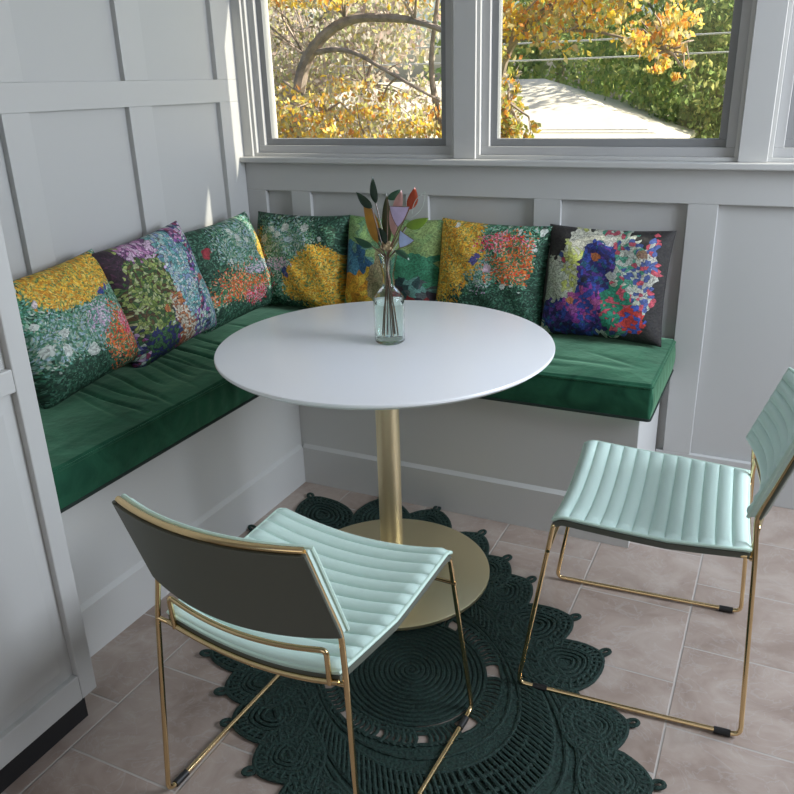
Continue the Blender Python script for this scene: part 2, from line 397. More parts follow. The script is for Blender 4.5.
m = MB(); m.add([(BX, BY+.012, 0), (BX, BY, 0), (BX, BY, .143), (BX, BY+.012, .155), (1.669, BY+.012, 0), (1.669, BY, 0), (1.669, BY, .143), (1.669, BY+.012, .155)],
    [(0, 1, 2, 3), (7, 6, 5, 4), (1, 5, 6, 2), (2, 6, 7, 3), (0, 3, 7, 4), (0, 4, 5, 1)])
inn(m.build('bench_baseboard', M_bench), be)

# ------------------------------------------------------------------ seat cushions
def cushion(name, label, x0, x1, y0, y1, z0, z1, corner, wr):
    root = thing(name, label, 'cushion', ((x0+x1)/2, (y0+y1)/2, z0), group='green velvet bench cushions')
    cx, cy = root.location.x, root.location.y; hx, hy, H = (x1-x0)/2, (y1-y0)/2, z1-z0
    m = MB(); N = 90 if hy > hx else 40; NX = 40 if hy > hx else 100; r = .014
    rnd = random.Random(3)
    ridges = wr
    def top(u, v):
        x = -hx+2*hx*u; y = -hy+2*hy*v
        e = min(hx-abs(x), hy-abs(y)); z = H - (.010 if e < .0001 else 0) + .008*min(1, e/.08)
        z += .0022*math.sin(x*23+y*9)*math.sin(y*17-x*5)
        for (rx, ry, ang, ln, dp, wd) in ridges:
            dx = x+cx-rx; dy = y+cy-ry; a = dx*math.cos(ang)+dy*math.sin(ang); b = -dx*math.sin(ang)+dy*math.cos(ang)+.03*math.sin(a*6)
            if abs(a) < ln: z -= dp*math.exp(-(b/wd)**2)*(1-(a/ln)**2)
        return (x, y, z)
    m.grid(top, NX*3, N*3)
    # sides: slightly bulging, with a pull-wrinkle pattern
    per = []
    def side(p0, p1, nrm, nseg):
        def fn(u, v):
            x = p0[0]+(p1[0]-p0[0])*u; y = p0[1]+(p1[1]-p0[1])*u; z = v*(H-.010)
            bul = .006*math.sin(PI*v)*(1 if 0 < u < 1 else 0)
            if abs(nrm[0]) > .5: bul += .0016*math.sin(y*95+3*math.sin(z*30))*math.sin(PI*v)*(1 if y+cy > -1.05 and y+cy < -.45 and 0 < u < 1 else .2)
            return (x+nrm[0]*bul, y+nrm[1]*bul, z)
        m.grid(fn, nseg, 8)
    side((-hx, -hy), (hx, -hy), (0, -1), NX*3); side((hx, -hy), (hx, hy), (1, 0), N*3)
    side((hx, hy), (-hx, hy), (0, 1), NX*3); side((-hx, hy), (-hx, -hy), (-1, 0), N*3)
    m.add([(-hx, -hy, 0), (hx, -hy, 0), (hx, hy, 0), (-hx, hy, 0)], [(0, 3, 2, 1)])
    b = m.build('cushion_cover', M_velvet, root, smooth=True, weld=True, angle=75)
    q = MB(); q.tube(fillet([(-hx, -hy, H-.009), (hx, -hy, H-.009), (hx, hy, H-.009), (-hx, hy, H-.009), (-hx, -hy, H-.009)], .01), .0042, 8); q.build('piping', M_velvet, root, smooth=True)
    q = MB(); q.tube(fillet([(-hx, -hy, .004), (hx, -hy, .004), (hx, hy, .004), (-hx, hy, .004), (-hx, -hy, .004)], .01), .0055, 8); q.build('piping', M_velvet_dark, root, smooth=True)
    return root
rr = random.Random(5)
wrL = [(.28, -.62-.06*i+rr.uniform(-.01, .01), -.12+rr.uniform(-.12, .12), rr.uniform(.10, .24), rr.uniform(.004, .010), .007) for i in range(11)]
wrL += [(.22, -.72, -.08, .27, .010, .008), (.2, -.80, -.1, .26, .008, .007), (.3, -.40, .2, .2, .004, .01)]
wrB = [(1.45, -.36, .1, .2, .003, .015), (1.55, -.30, -.3, .12, .003, .012), (1.2, -.40, .05, .3, .003, .014)]
CT = .565
cushion('bench_cushion', 'long green velvet box cushion along the left wall, creased, under three pillows', .003, .494, -1.695, -.004, .4485, .562, 0, wrL)
cushion('bench_cushion', 'green velvet box cushion along the window wall ending at the white batten', .500, 1.70, -.482, -.004, .4485, .562, 0, wrB)

# ------------------------------------------------------------------ pillows
G = [(.02, .10, .05), (.05, .22, .12), (.10, .33, .20), (.015, .06, .03), (.16, .42, .33), (.07, .24, .10), (.30, .50, .36), (.04, .17, .11), (.55, .62, .55)]
GD = [(.008, .04, .02), (.02, .09, .05), (.04, .15, .09), (.01, .05, .03), (.09, .22, .15), (.02, .07, .04)]
GB = [(.16, .34, .28), (.08, .24, .17), (.30, .46, .38), (.05, .17, .10), (.36, .48, .56), (.42, .50, .40), (.11, .28, .18), (.16, .32, .16)]
YE = [(.80, .42, .03), (.85, .55, .06), (.70, .30, .02), (.55, .45, .08), (.88, .62, .14), (.18, .28, .08), (.78, .36, .02)]
OR = [(.75, .15, .03), (.85, .25, .04), (.10, .28, .12), (.70, .08, .03), (.85, .42, .25), (.12, .30, .14), (.05, .18, .08)]
PK = [(.80, .06, .15), (.85, .25, .35), (.70, .03, .06), (.80, .45, .5), (.08, .25, .12)]
LI = [(.55, .35, .55), (.65, .50, .65), (.20, .40, .35), (.72, .62, .72), (.12, .30, .22)]
WH = (.68, .72, .66); BL = (.02, .04, .30)
def flo(name, base, regs, fl, seed): return dab_mat(name, base, regs, fl, 78, seed=seed)
M1 = flo('floral_print_yellow_top', G, [(.5, .45, .6, .22, .3, GB), (.55, .86, .42, .22, .10, YE), (.35, .10, .7, .2, .25, GD), (.78, .30, .17, .24, .45, OR), (.86, .38, .09, .10, .3, PK), (.62, .50, .10, .09, .5, LI)],
         [(.74, .68, .035, BL), (.80, .69, .025, BL), (.28, .50, .05, WH), (.12, .42, .05, WH), (.24, .37, .05, WH), (.45, .30, .055, WH), (.1, .62, .035, WH), (.18, .76, .03, (.7, .6, .65))], 1.3)
M3 = flo('floral_print_orange_foot', G, [(.22, .75, .45, .5, .3, GD), (.62, .72, .30, .3, .4, GB), (.96, .62, .14, .20, .15, YE), (.50, .32, .40, .2, .5, OR), (.50, .12, .6, .12, .3, GD), (.62, .22, .14, .08, .4, PK), (.75, .46, .15, .06, .5, LI)],
         [(.20, .74, .055, (.35, .02, .04)), (.60, .80, .045, WH), (.70, .76, .04, WH), (.55, .88, .035, WH), (.92, .42, .035, BL), (.42, .60, .03, WH)], 2.7)
M4 = flo('floral_print_yellow_corner', G, [(.9, .85, .28, .40, .2, GD), (.2, .95, .5, .2, .4, GD), (.40, .72, .3, .22, .5, GB), (.76, .32, .33, .36, .08, YE), (.06, .58, .12, .22, .3, YE), (.10, .42, .16, .14, .5, OR), (.12, .22, .18, .10, .35, PK), (.34, .47, .12, .06, .5, LI), (.25, .05, .4, .09, .3, GD)],
         [(.44, .41, .035, BL), (.47, .37, .03, BL), (.26, .82, .035, WH), (.40, .86, .045, WH), (.33, .78, .04, WH), (.18, .72, .045, WH), (.60, .84, .05, WH), (.44, .72, .04, (.5, .6, .65)), (.78, .74, .03, WH), (.46, .96, .03, WH)], 4.1)
M6 = flo('floral_print_pink_top', G, [(.30, .55, .4, .2, .4, GB), (.20, .78, .28, .36, .15, YE), (.15, .42, .20, .24, .08, YE), (.68, .80, .25, .10, .35, PK), (.76, .62, .22, .24, .5, OR), (.5, .30, .16, .12, .5, LI), (.70, .22, .5, .2, .3, GD), (.96, .4, .08, .6, .2, GD)],
         [(.38, .62, .045, BL), (.41, .67, .035, BL), (.52, .58, .045, (.7, .5, .62)), (.36, .13, .05, WH), (.60, .14, .05, WH), (.93, .94, .035, WH), (.75, .92, .03, WH), (.90, .78, .025, WH), (.18, .95, .03, WH), (.66, .42, .03, WH), (.86, .06, .035, (.4, .03, .04))], 5.9)
V2 = [(.30, .10, .38), (.05, .06, .14), (.50, .62, .52), (.12, .12, .35), (.62, .45, .68), (.03, .04, .08), (.55, .68, .60), (.35, .06, .15), (.10, .30, .30)]
A2 = [(.22, .50, .48), (.38, .58, .56), (.12, .36, .36), (.52, .62, .66), (.25, .35, .55), (.60, .68, .62)]
O2 = [(.16, .24, .04), (.35, .42, .12), (.05, .12, .03), (.45, .50, .25), (.10, .06, .02), (.25, .35, .10)]
M2 = dab_mat('abstract_print_lilac', V2, [(.25, .65, .28, .42, .15, O2), (.45, .92, .4, .10, .3, [(.60, .28, .50), (.70, .50, .65), (.25, .10, .25)]), (.50, .25, .10, .26, .2, [(.62, .55, .42), (.70, .62, .50), (.45, .16, .06)]), (.22, .12, .16, .18, .2, [(.02, .03, .14), (.05, .16, .06)]), (.64, .72, .13, .5, .10, A2), (.86, .3, .06, .35, .2, A2), (.06, .9, .12, .2, .2, [(.04, .02, .03), (.08, .03, .06)])],
              [(.36, .40, .035, (.65, .18, .05)), (.52, .42, .04, (.65, .22, .06)), (.42, .08, .05, (.40, .12, .04)), (.84, .52, .04, (.70, .15, .10))], 42, seed=7.7, outline=.05)
G5 = [(.22, .42, .14), (.28, .48, .18), (.20, .40, .20), (.32, .50, .20)]
M5 = dab_mat('abstract_print_green', G5, [(.80, .75, .3, .25, .1, [(.30, .42, .15), (.24, .38, .14)]), (.75, .45, .28, .20, .2, [(.03, .20, .10), (.05, .26, .14)]), (.70, .22, .38, .20, .2, [(.02, .06, .06), (.03, .02, .03), (.08, .10, .10), (.12, .28, .24)]), (.75, .15, .15, .08, .2, [(.25, .02, .02), (.03, .02, .03)]), (.20, .25, .20, .28, .12, YE[:3]), (.45, .35, .14, .30, .1, [(.30, .28, .14), (.36, .30, .16)]), (.15, .58, .18, .14, .2, [(.08, .28, .42), (.04, .15, .30), (.15, .35, .30)])], [], 14, seed=3.3)
B7 = [(.50, .54, .42), (.08, .30, .20), (.48, .50, .44), (.45, .08, .12), (.06, .10, .30), (.58, .60, .50), (.10, .36, .25), (.50, .58, .50)]
N7 = [(.02, .03, .20), (.04, .08, .40), (.03, .02, .12), (.10, .04, .28), (.02, .12, .22)]
DK = [(.030, .026, .024), (.034, .030, .027), (.028, .025, .023)]
M7 = dab_mat('abstract_print_blue', DK, [(.50, .50, .42, .50, .04, B7), (.10, .35, .12, .36, .15, [(.50, .56, .42), (.56, .60, .48)]), (.30, .72, .12, .30, .25, [(.60, .66, .16), (.55, .60, .25), (.65, .68, .50)]), (.35, .88, .14, .10, .1, [(.64, .64, .52), (.60, .60, .50)]), (.46, .62, .15, .26, .1, N7), (.32, .20, .30, .18, .15, N7), (.38, .32, .18, .14, .2, [(.30, .05, .35), (.04, .08, .40), (.45, .10, .30)]), (.64, .32, .12, .2, .1, [(.02, .25, .14), (.03, .30, .18), (.60, .10, .14)]), (.78, .22, .10, .12, .2, [(.60, .05, .04), (.05, .10, .45)]), (.86, .62, .07, .30, .25, [(.65, .10, .14), (.10, .15, .40), (.60, .60, .52)]), (.5, -.02, .6, .07, .05, DK)],
              [(.20, .28, .05, (.28, .06, .34)), (.32, .27, .045, (.34, .10, .34)), (.28, .35, .04, (.62, .24, .06)), (.44, .72, .05, (.66, .20, .05)), (.38, .54, .04, (.02, .02, .03)), (.52, .88, .055, (.62, .62, .56)), (.80, .78, .05, (.30, .16, .08)), (.58, .58, .05, (.55, .58, .52))], 32, seed=9.2, outline=.02)

def pillow_mesh(seed, T=.15):
    m = MB(); rnd = random.Random(seed); ph = [rnd.uniform(0, 6) for _ in range(6)]
    n = 56
    def fn(sgn):
        def f(u, v):
            a = 2*u-1; b = 2*v-1
            pin = 1-.055*(1-b*b)*abs(a)**3; pinz = 1-.055*(1-a*a)*abs(b)**3
            x = a*PWD/2*pin; z = PHT/2 + b*PHT/2*pinz
            th = (max(0, 1-a**4)*max(0, 1-b**4))**.55
            th *= 1+.05*math.sin(a*4+ph[0])*math.cos(b*3+ph[1])+.035*math.sin(a*11+b*7+ph[2])
            y = -sgn*(T/2)*th*(1.0+.12*(-b))
            return (x, y, z)
        return f
    m.grid(fn(1), n, n); m.grid(fn(-1), n, n, True)
    return m
def pillow(label, material, loc, rz, lean, roll, seed, T=.15, cat='pillow', scale=1.0):
    o = pillow_mesh(seed, T).build('throw_pillow', material, smooth=True, weld=True, angle=80)
    o.matrix_world = Matrix.Translation(loc) @ Matrix.Rotation(rz, 4, 'Z') @ Matrix.Rotation(-lean, 4, 'X') @ Matrix.Rotation(roll, 4, 'Y') @ Matrix.Scale(scale, 4)
    return tag(o, label, cat, 'throw pillows along the bench')
R = math.radians
ZC = .572
# left wall: face +x (front is local -Y -> +X when rz=90deg)
pillow('floral pillow with yellow blossoms on top, nearest the white cabinet', M1, (.165, -1.088, ZC), R(92), R(15), R(-4), 1)
pillow('abstract lilac, teal and olive pillow, middle of three on left wall', M2, (.172, -.712, ZC), R(90), R(14), R(-5), 2, scale=1.06)
pillow('floral pillow with dark red bloom and orange foot, left wall beside the corner', M3, (.150, -.335, ZC), R(84), R(12), R(-4), 3, .17)
pillow('floral pillow with big golden bush at lower right, first by corner under window', M4, (.296, -.135, ZC), R(1), R(11), R(0), 4)
pillow('light green pillow with golden patch behind the flower vase', M5, (.695, -.125, ZC), R(0), R(12), R(0), 5)
pillow('floral pillow with yellow left side and pink blooms, right of the vase', M6, (1.068, -.130, ZC), R(-1), R(11), R(1.5), 6)
pillow('dark bordered pillow with blue, cream and green patchwork, at right bench end', M7, (1.468, -.135, ZC), R(-1), R(12), R(.3), 7)

# ------------------------------------------------------------------ round table
TX, TY, TZ = 1.0443, -.8818, .7395
tb = thing('round_table', 'round white pedestal table with brushed gold stem and disc base', 'table', (TX, TY, 0))
m = MB(); m.lathe([(0, TZ-.026), (.405, TZ-.026), (.445, TZ-.016), (.4545, TZ-.008), (.4550, TZ-.004), (.4535, TZ-.001), (.450, TZ), (0, TZ)], n=160, close=False)
m.build('tabletop', M_table, tb, smooth=True, angle=30)
m = MB(); m.lathe([(0, .0125), (.289, .0125), (.2925, .0145), (.2925, .0235), (.289, .0255), (.05, .0275), (.0, .0275)], n=128, close=False)
m.build('base', M_brass, tb, smooth=True, angle=30)
m = MB(); m.lathe([(.0335, .027), (.0335, TZ-.03)], n=48); m.build('pole', M_brass, tb, smooth=True)
m = MB(); m.lathe([(.12, TZ-.032), (.12, TZ-.0262)], n=48); m.build('mounting_plate', M_brass, tb, smooth=True)

# ------------------------------------------------------------------ chairs
def rib(b, n): return abs(math.sin(PI*n*b))**.55
def slab(top, bot, nu, nv):
    m = MB(); m.grid(top, nu, nv); m.grid(bot, nu, nv, True)
    for k in (0, 1):
        m.grid(lambda u, v, k=k: tuple(top(k, u)[i]*(1-v)+bot(k, u)[i]*v for i in range(3)), nv, 2)
        m.grid(lambda u, v, k=k: tuple(top(u, k)[i]*(1-v)+bot(u, k)[i]*v for i in range(3)), nu, 2)
    return m
def make_chair(label, loc, rz, nearcap=True):
    c = thing('dining_chair', label, 'chair', loc, rz, 'mint channel-back chairs')
    SAG = .028
    def S(u, v, dz=0.):
        a = 2*u-1; b = v
        hw = .192+.022*min(1, b*2.5); x = a*hw
        y = -.222+.412*b
        z = .452+.020*b - SAG*(1-a*a) - .005*math.sin(PI*b) - (.012*max(0, (b-.93)/.07)**2) + dz
        return x, y, z
    def top(u, v):
        x, y, z = S(u, v); a = 2*u-1
        e = min(1, (1-abs(a))/.05)**.5
        return (x, y, z + .008 + (.0005+.0085*rib(v, 12))*e)
    def bot(u, v):
        x, y, z = S(u, v); return (x, y, z-.002)
    m = slab(top, bot, 30, 144); m.build('seat', M_mint, c, smooth=True, weld=True, angle=60)
    def b2(u, v):
        x, y, z = S(u, v); return (x*1.012, y*1.004, z-.0022)
    def b3(u, v):
        x, y, z = S(u, v); return (x*1.012, y*1.004, z-.016)
    slab(b2, b3, 20, 20).build('seat_shell', M_olive, c, smooth=True, weld=True)
    def perim(F, n=40, off=0):
        P = [F(i/n, 0) for i in range(n)]+[F(1, i/n) for i in range(n)]+[F(1-i/n, 1) for i in range(n)]+[F(0, 1-i/n) for i in range(n)]
        return P
    m = MB(); m.tube([(x*1.008, y, z+.005) for x, y, z in perim(S)], .0042, 8, True); m.build('seat_welt', M_mintw, c, smooth=True)
    # backrest
    BOW = .036
    def Bk(u, v, d=0.):
        a = 2*u-1; hw = .206-.010*v; x = a*hw
        y = -.218 - .070*v - BOW*(1-a*a) + d
        z = .542 + .194*v - .012*(1-a*a)*(1-v)
        return x, y, z
    def front(u, v):
        a = 2*u-1; e = min(1, (1-abs(a))/.05)**.5
        return Bk(u, v, .012+.011*rib(v, 7)*e)
    def backf(u, v): return Bk(u, v, -.002)
    slab(front, backf, 30, 84).build('backrest', M_mint, c, smooth=True, weld=True, angle=60)
    slab(lambda u, v: Bk(u, v*.985, -.009), lambda u, v: Bk(u, v*.985, -.016), 24, 20).build('back_panel', M_olive, c, smooth=True, weld=True)
    m = MB(); m.tube([Bk(*p, .010) for p in [(i/30, 0) for i in range(30)]+[(1, i/12) for i in range(12)]+[(1-i/30, 1) for i in range(30)]+[(0, 1-i/12) for i in range(12)]], .0045, 8, True)
    m.build('back_welt', M_mintw, c, smooth=True)
    m = MB(); m.tube([Bk(*p, -.0125) for p in [(0, 1-i/12) for i in range(13)]+[(i/30, 0) for i in range(1, 31)]+[(1, i/12) for i in range(1, 13)]], .004, 8)
    m.build('back_welt', M_olive, c, smooth=True)
    # steel frame
    r = .0055
    for s in (-1, 1):
        path = [(s*.190, -.293, .736), (s*.203, -.224, .542), (s*.213, -.232, .45), (s*.240, -.256, r+.0035), (s*.240, .252, r+.0035), (s*.213, .188, .456), (s*.190, .165, .452), (s*.190, .10, .443), (s*.186, -.10, .438), (s*.192, -.218, .440)]
        m = MB(); m.tube(fillet(path, .022), r, 12); m.build('sled_leg', M_gold, c, smooth=True)
        m = MB(); m.tube([(s*.194, -.226, .436), (s*.213, -.233, .446)], r*.9, 10); m.build('frame_joint', M_gold, c, smooth=True)
        caps = [(.215, .18), (-.235, -.20)] if (nearcap or s < 0) else [(-.235, -.20)]
        for a, b in caps:
            m = MB(); m.tube([(s*.240, a, r+.0028), (s*.240, b, r+.0028)], r*1.5, 10); m.build('foot_cap', M_rubber, c, smooth=True)
    n = 24
    m = MB(); m.tube([(-.192+.384*i/n, -.294-BOW*(1-(2*i/n-1)**2), .7385) for i in range(n+1)], r*1.15, 12); m.build('top_bar', M_gold, c, smooth=True)
    m = MB(); m.tube([(-.194+.388*i/n, -.226, .438-SAG*(1-(2*i/n-1)**2)) for i in range(n+1)], r, 12); m.build('rear_rail', M_gold, c, smooth=True)
    m = MB(); m.tube(fillet([(-.176, -.228, .430), (-.176, -.232, .504)]+[(-.15+.30*i/12, -.232-.016*(1-((i-6)/7)**2), .504-.014*(1-((i-6)/7)**2)) for i in range(13)]+[(.176, -.232, .504), (.176, -.228, .430)], .02), r*.95, 12)
    m.build('rear_hoop', M_gold, c, smooth=True)
    m = MB(); m.tube(fillet([(-.224, .197, .385), (.224, .197, .385)], .03), r*.8, 10); m.build('front_crossbar', M_gold, c, smooth=True)
    return c
make_chair('mint ribbed chair with gold sled frame seen from behind, dark back panel towards us', (1.213, -1.562, 0), R(-2.5))
make_chair('mint ribbed chair with gold sled frame standing on tiles at the right', (1.774, -.938, 0), R(93.6), False)

# ------------------------------------------------------------------ crochet rug
RC = Vector((1.275, -1.255, 0)); AX = Vector((1, -1, 0)).normalized(); BXX = Vector((1, 1, 0)).normalized()
rug = thing('crochet_rug', 'dark green crocheted jute rug with scalloped petals under the table', 'rug', (RC.x, RC.y, 0))
RR = .0052; RZ0 = .0065
def ell(a, b, ph, z=RZ0):
    n = 2+.9*min(1, max(0, (a-.26)/.3)); c, s_ = math.cos(ph), math.sin(ph)
    p = AX*(a*math.copysign(abs(c)**(2/n), c))+BXX*(b*math.copysign(abs(s_)**(2/n), s_)); return (p.x, p.y, z)
m = MB()
pts = []
for i in range(15*40):
    t = i/40; ra = .192*t/15; ph = 2*PI*t; pts.append(ell(ra*1.12+.002, ra+.002, ph, RZ0+.0008*math.sin(i*1.7)))
m.tube(pts, RR*1.1, 6); m.lathe([(0.0, .001), (.19, .001), (.19, .004), (0, .004)], n=40, close=False)
m.build('centre_medallion', M_rope, rug, smooth=True)
m = MB(); rs = random.Random(8)
def band(s): return .250+(.74-.250)*s, .225+(.350-.225)*s
# connectors across the gap (leaving holes)
for k in range(13):
    ph = 2*PI*k/13+rs.uniform(-.08, .08)
    for j in range(6):
        q = ph+(j-2.5)*.066
        m.tube([ell(.205, .185, q), ell(.232, .208, q+.03), ell(.258, .232, q)], RR*1.1, 5)
NR = 13
for k in range(NR):
    a, b = band(k/(NR-1)); n = 120
    m.tube([ell(a, b, 2*PI*i/n, RZ0+.002*math.sin(i*2.1+k)+.001*math.sin(i*.7+2*k)) for i in range(n)], RR*(1.25 if a-b > .1 else 1.0), 6, True)
for lo, hi, cnt in ((.18, .42, 120), (.62, .90, 150)):
    for i in range(cnt):
        ph = 2*PI*i/cnt; a0, b0 = band(lo); a1, b1 = band(hi)
        m.tube([ell(a0, b0, ph, .010), ell((a0+a1)/2, (b0+b1)/2, ph+.012, .0135), ell(a1, b1, ph+.02, .010)], RR*.85, 5)
n = 96; vs = []; fs = []
for i in range(n):
    vs += [ell(.246, .221, 2*PI*i/n, .004), ell(.74, .350, 2*PI*i/n, .004)]
for i in range(n): fs.append((2*i, 2*i+1, (2*i+3) % (2*n), (2*i+2) % (2*n)))
m.add(vs, fs)
m.build('oval_band', M_rope, rug, smooth=True)
tips = [(.546, -.548), (.80, -.455), (1.016, -.454), (1.22, -.547), (1.345, -.66), (1.449, -.744), (1.614, -.873), (1.719, -.986), (1.83, -1.21),
        (1.079, -1.703), (.945, -1.603), (.868, -1.525), (.742, -1.421), (.64, -1.25), (.52, -1.05), (.478, -.825)]
tips += [(RC.x+(a+b)*.7071, RC.y+(b-a)*.7071) for a, b in ((.53, .37), (.70, .27), (.84, .12), (.89, -.05), (.82, -.21), (.68, -.33), (.52, -.40), (.35, -.44))]
for k, (tx, ty) in enumerate(tips):
    tip = Vector((tx, ty, 0))-RC
    a = tip.dot(AX); b = tip.dot(BXX); ph = math.atan2(b/.350, a/.74)
    base = min((Vector(ell(.74, .350, ph+e*.03, 0)) for e in range(-14, 15)), key=lambda q: (q-tip).length); d = tip-base; L = d.length
    d = (d.normalized()+tip.normalized()*.6).normalized()
    core = tip-d*.028; ln = min(max((core-base).length+.075, .15), .27); hw = .100 if L > .12 else .088
    side = Vector((-d.y, d.x, 0))
    def pet(ph, s):
        # teardrop, pointed at the tip
        c = math.cos(ph); sn = math.sin(ph)
        f = (c+1)/2
        x = ln*(.5*(1+c))*1.0; w = hw*sn*(1-.38*f**2)*1.05
        cx = ln*.5
        p = core-d*ln + d*(cx+(x-cx)*s) + side*w*s
        return p
    m = MB()
    for q in range(6):
        s = 1-q*.155
        m.tube([(*pet(2*PI*i/30, s).xy, RZ0+.003+.0008*math.sin(i*2.3)) for i in range(30)], RR*(1.25 if q in (0, 2) else .95), 6, True)
    for i in range(26):
        ph2 = 2*PI*i/26
        p0 = pet(ph2, .95); p1 = pet(ph2+.1, .62)
        m.tube([(*p0.xy, .012), (*((p0+p1)/2).xy, .0145), (*p1.xy, .011)], RR*.8, 5)
    o = len(m.v); ring = [pet(2*PI*i/30, .97) for i in range(30)]
    m.add([(*p.xy, .0035+.0025*(k % 2)) for p in ring], [tuple(range(30))])
    pe = m.build('petal', M_rope, rug, smooth=True)
    m = MB(); cc = core+d*.014
    m.tube([(cc.x+.013*math.cos(t)*d.x+.009*math.sin(t)*side.x, cc.y+.013*math.cos(t)*d.y+.009*math.sin(t)*side.y, .012+.004*math.cos(t)) for t in [2*PI*i/16 for i in range(16)]], .0058, 7, True)
    m.build('tassel_loop', M_rope, pe, smooth=True)

rug.scale = (1, 1, .55)

# ------------------------------------------------------------------ vase with glass stems
VX, VY, VZ = 1.055, -.870, TZ+.0006
gm, t, p = new_mat('bottle_glass'); p.inputs['Base Color'].default_value = (.92, .98, .95, 1); p.inputs['Roughness'].default_value = .02
p.inputs['Transmission Weight'].default_value = 1; p.inputs['IOR'].default_value = 1.25
va = thing('glass_vase', 'clear pale green glass bottle vase with water standing on the white table', 'vase', (VX, VY, VZ))
m = MB(); m.lathe([(0, 0), (.036, 0), (.041, .005), (.0415, .118), (.040, .126), (.026, .142), (.018, .150), (.0155, .160), (.0155, .185), (.019, .205), (.0245, .232), (.0255, .236),
                   (.0240, .236), (.0175, .205), (.0135, .185), (.0135, .160), (.016, .152), (.024, .145), (.037, .127), (.0385, .118), (.0385, .009), (.035, .006), (0, .006)], n=64, close=False)
m.build('bottle', gm, va, smooth=True, angle=60)
wm, t, p = new_mat('vase_water'); p.inputs['Base Color'].default_value = (.91, .97, .94, 1); p.inputs['Roughness'].default_value = 0; p.inputs['Transmission Weight'].default_value = 1; p.inputs['IOR'].default_value = 1.12
m = MB(); m.lathe([(0, .0065), (.0345, .0065), (.0380, .010), (.0380, .108), (0, .108)], n=48, close=False); m.build('water', wm, va, smooth=True)
C_ = dict(dark=(.012, .035, .018), must=(.42, .20, .02), olive=(.045, .05, .012), green=(.02, .08, .04), pink=(.55, .30, .27), red=(.42, .055, .01), bright=(.16, .28, .02), lilac=(.58, .48, .72), blue=(.45, .56, .85), clear=(.40, .45, .40), beige=(.50, .38, .22), stem=(.12, .06, .03))
MC = {k: mat('tinted_'+k, v, .28, var=.15, vscale=40) for k, v in C_.items()}
def leaf(mb, a, b, w, bend=0., yo=0., n=14):
    A = Vector((a[0], VY+yo, a[1])); B = Vector((b[0], VY+yo+.008, b[1])); d = B-A; sd = Vector((-d.z, 0, d.x)).normalized()
    rows = []
    for sgn in (1, -1):
        vs = []
        for i in range(n+1):
            t = i/n; c = A+d*t+sd*bend*math.sin(PI*t)
            ww = 1.25*w*math.sin(PI*min(1, t**.85))**.8*(1-.25*t)
            for k in (-1, 0, 1): vs.append(c+sd*ww*k+Vector((0, (-.0022 if k == 0 else .001)*1+sgn*.0007, 0)))
        fs = []
        for i in range(n):
            for k in range(2):
                q = i*3+k; fs.append((q, q+1, q+4, q+3) if sgn > 0 else (q+3, q+4, q+1, q))
        mb.add(vs, fs)
def stem(kind, label, m_leaf, leaves, root, bendx=0.):
    o = thing(kind, label, 'decorative stem', (VX, VY, VZ), group=None)
    # stem drops through the neck into the water
    rx, ry = root; a0 = leaves[0][0]
    path = fillet([(VX+rx, VY+ry, VZ+.016), (VX+rx*.30, VY+ry*.3, VZ+.165), (VX+rx*-.25, VY+ry*.3, VZ+.225), (a0[0], VY+leaves[0][4], a0[1])], .04)
    q = MB(); q.tube(path, .0016, 7); inn(q.build('stem', MC['stem'], smooth=True), o)
    for (a, b, w, bend, yo) in leaves:
        q = MB(); leaf(q, a, b, w, bend, yo); inn(q.build('leaf', m_leaf, smooth=True, angle=60), o)
    return o
stem('leaf_stem', 'tallest dark green leaf spray standing upright above the vase', MC['dark'], [((1.022, 1.105), (1.011, 1.171), .0095, .003, .01)], (-.012, .01))
stem('leaf_stem', 'dark green leaf spray leaning out upper left of the vase', MC['dark'], [((1.018, 1.096), (.970, 1.133), .0105, .003, -.005), ((1.052, 1.005), (1.022, 1.048), .013, 0, .0)], (.01, -.012))
stem('leaf_stem', 'mustard orange leaf stem on the left of the bouquet', MC['must'], [((1.026, 1.005), (.984, 1.112), .0165, -.004, .004)], (-.018, -.004))
stem('leaf_stem', 'long upright olive brown leaf stem in the bouquet middle', MC['olive'], [((1.054, 1.005), (1.049, 1.130), .012, .004, .012)], (.004, .02))
stem('leaf_stem', 'small green leaf stem behind the olive one', MC['green'], [((1.052, 1.116), (1.083, 1.140), .009, -.003, .02)], (.014, .016))
stem('leaf_stem', 'pale pink streaked leaf stem beside the lilac flower', MC['pink'], [((1.078, 1.026), (1.064, 1.10), .009, 0, .0), ((1.078, 1.08), (1.094, 1.140), .011, 0, .006)], (-.006, -.02))
stem('leaf_stem', 'rust red pointed leaf stem at upper right of bouquet', MC['red'], [((1.120, 1.094), (1.134, 1.149), .0125, -.003, .0)], (.02, .004))
stem('leaf_stem', 'bright green leaf stem pointing right above the vase', MC['bright'], [((1.112, 1.053), (1.172, 1.075), .0115, -.004, -.004)], (.016, -.012))
stem('leaf_stem', 'dark leaf stem pointing low left over the vase rim', MC['green'], [((1.018, .998), (.960, 1.018), .009, .004, -.012)], (-.02, .01))
stem('leaf_stem', 'dark leaf stem drooping low right over the vase rim', MC['green'], [((1.084, .992), (1.120, .967), .008, .003, -.012)], (.0, .024))
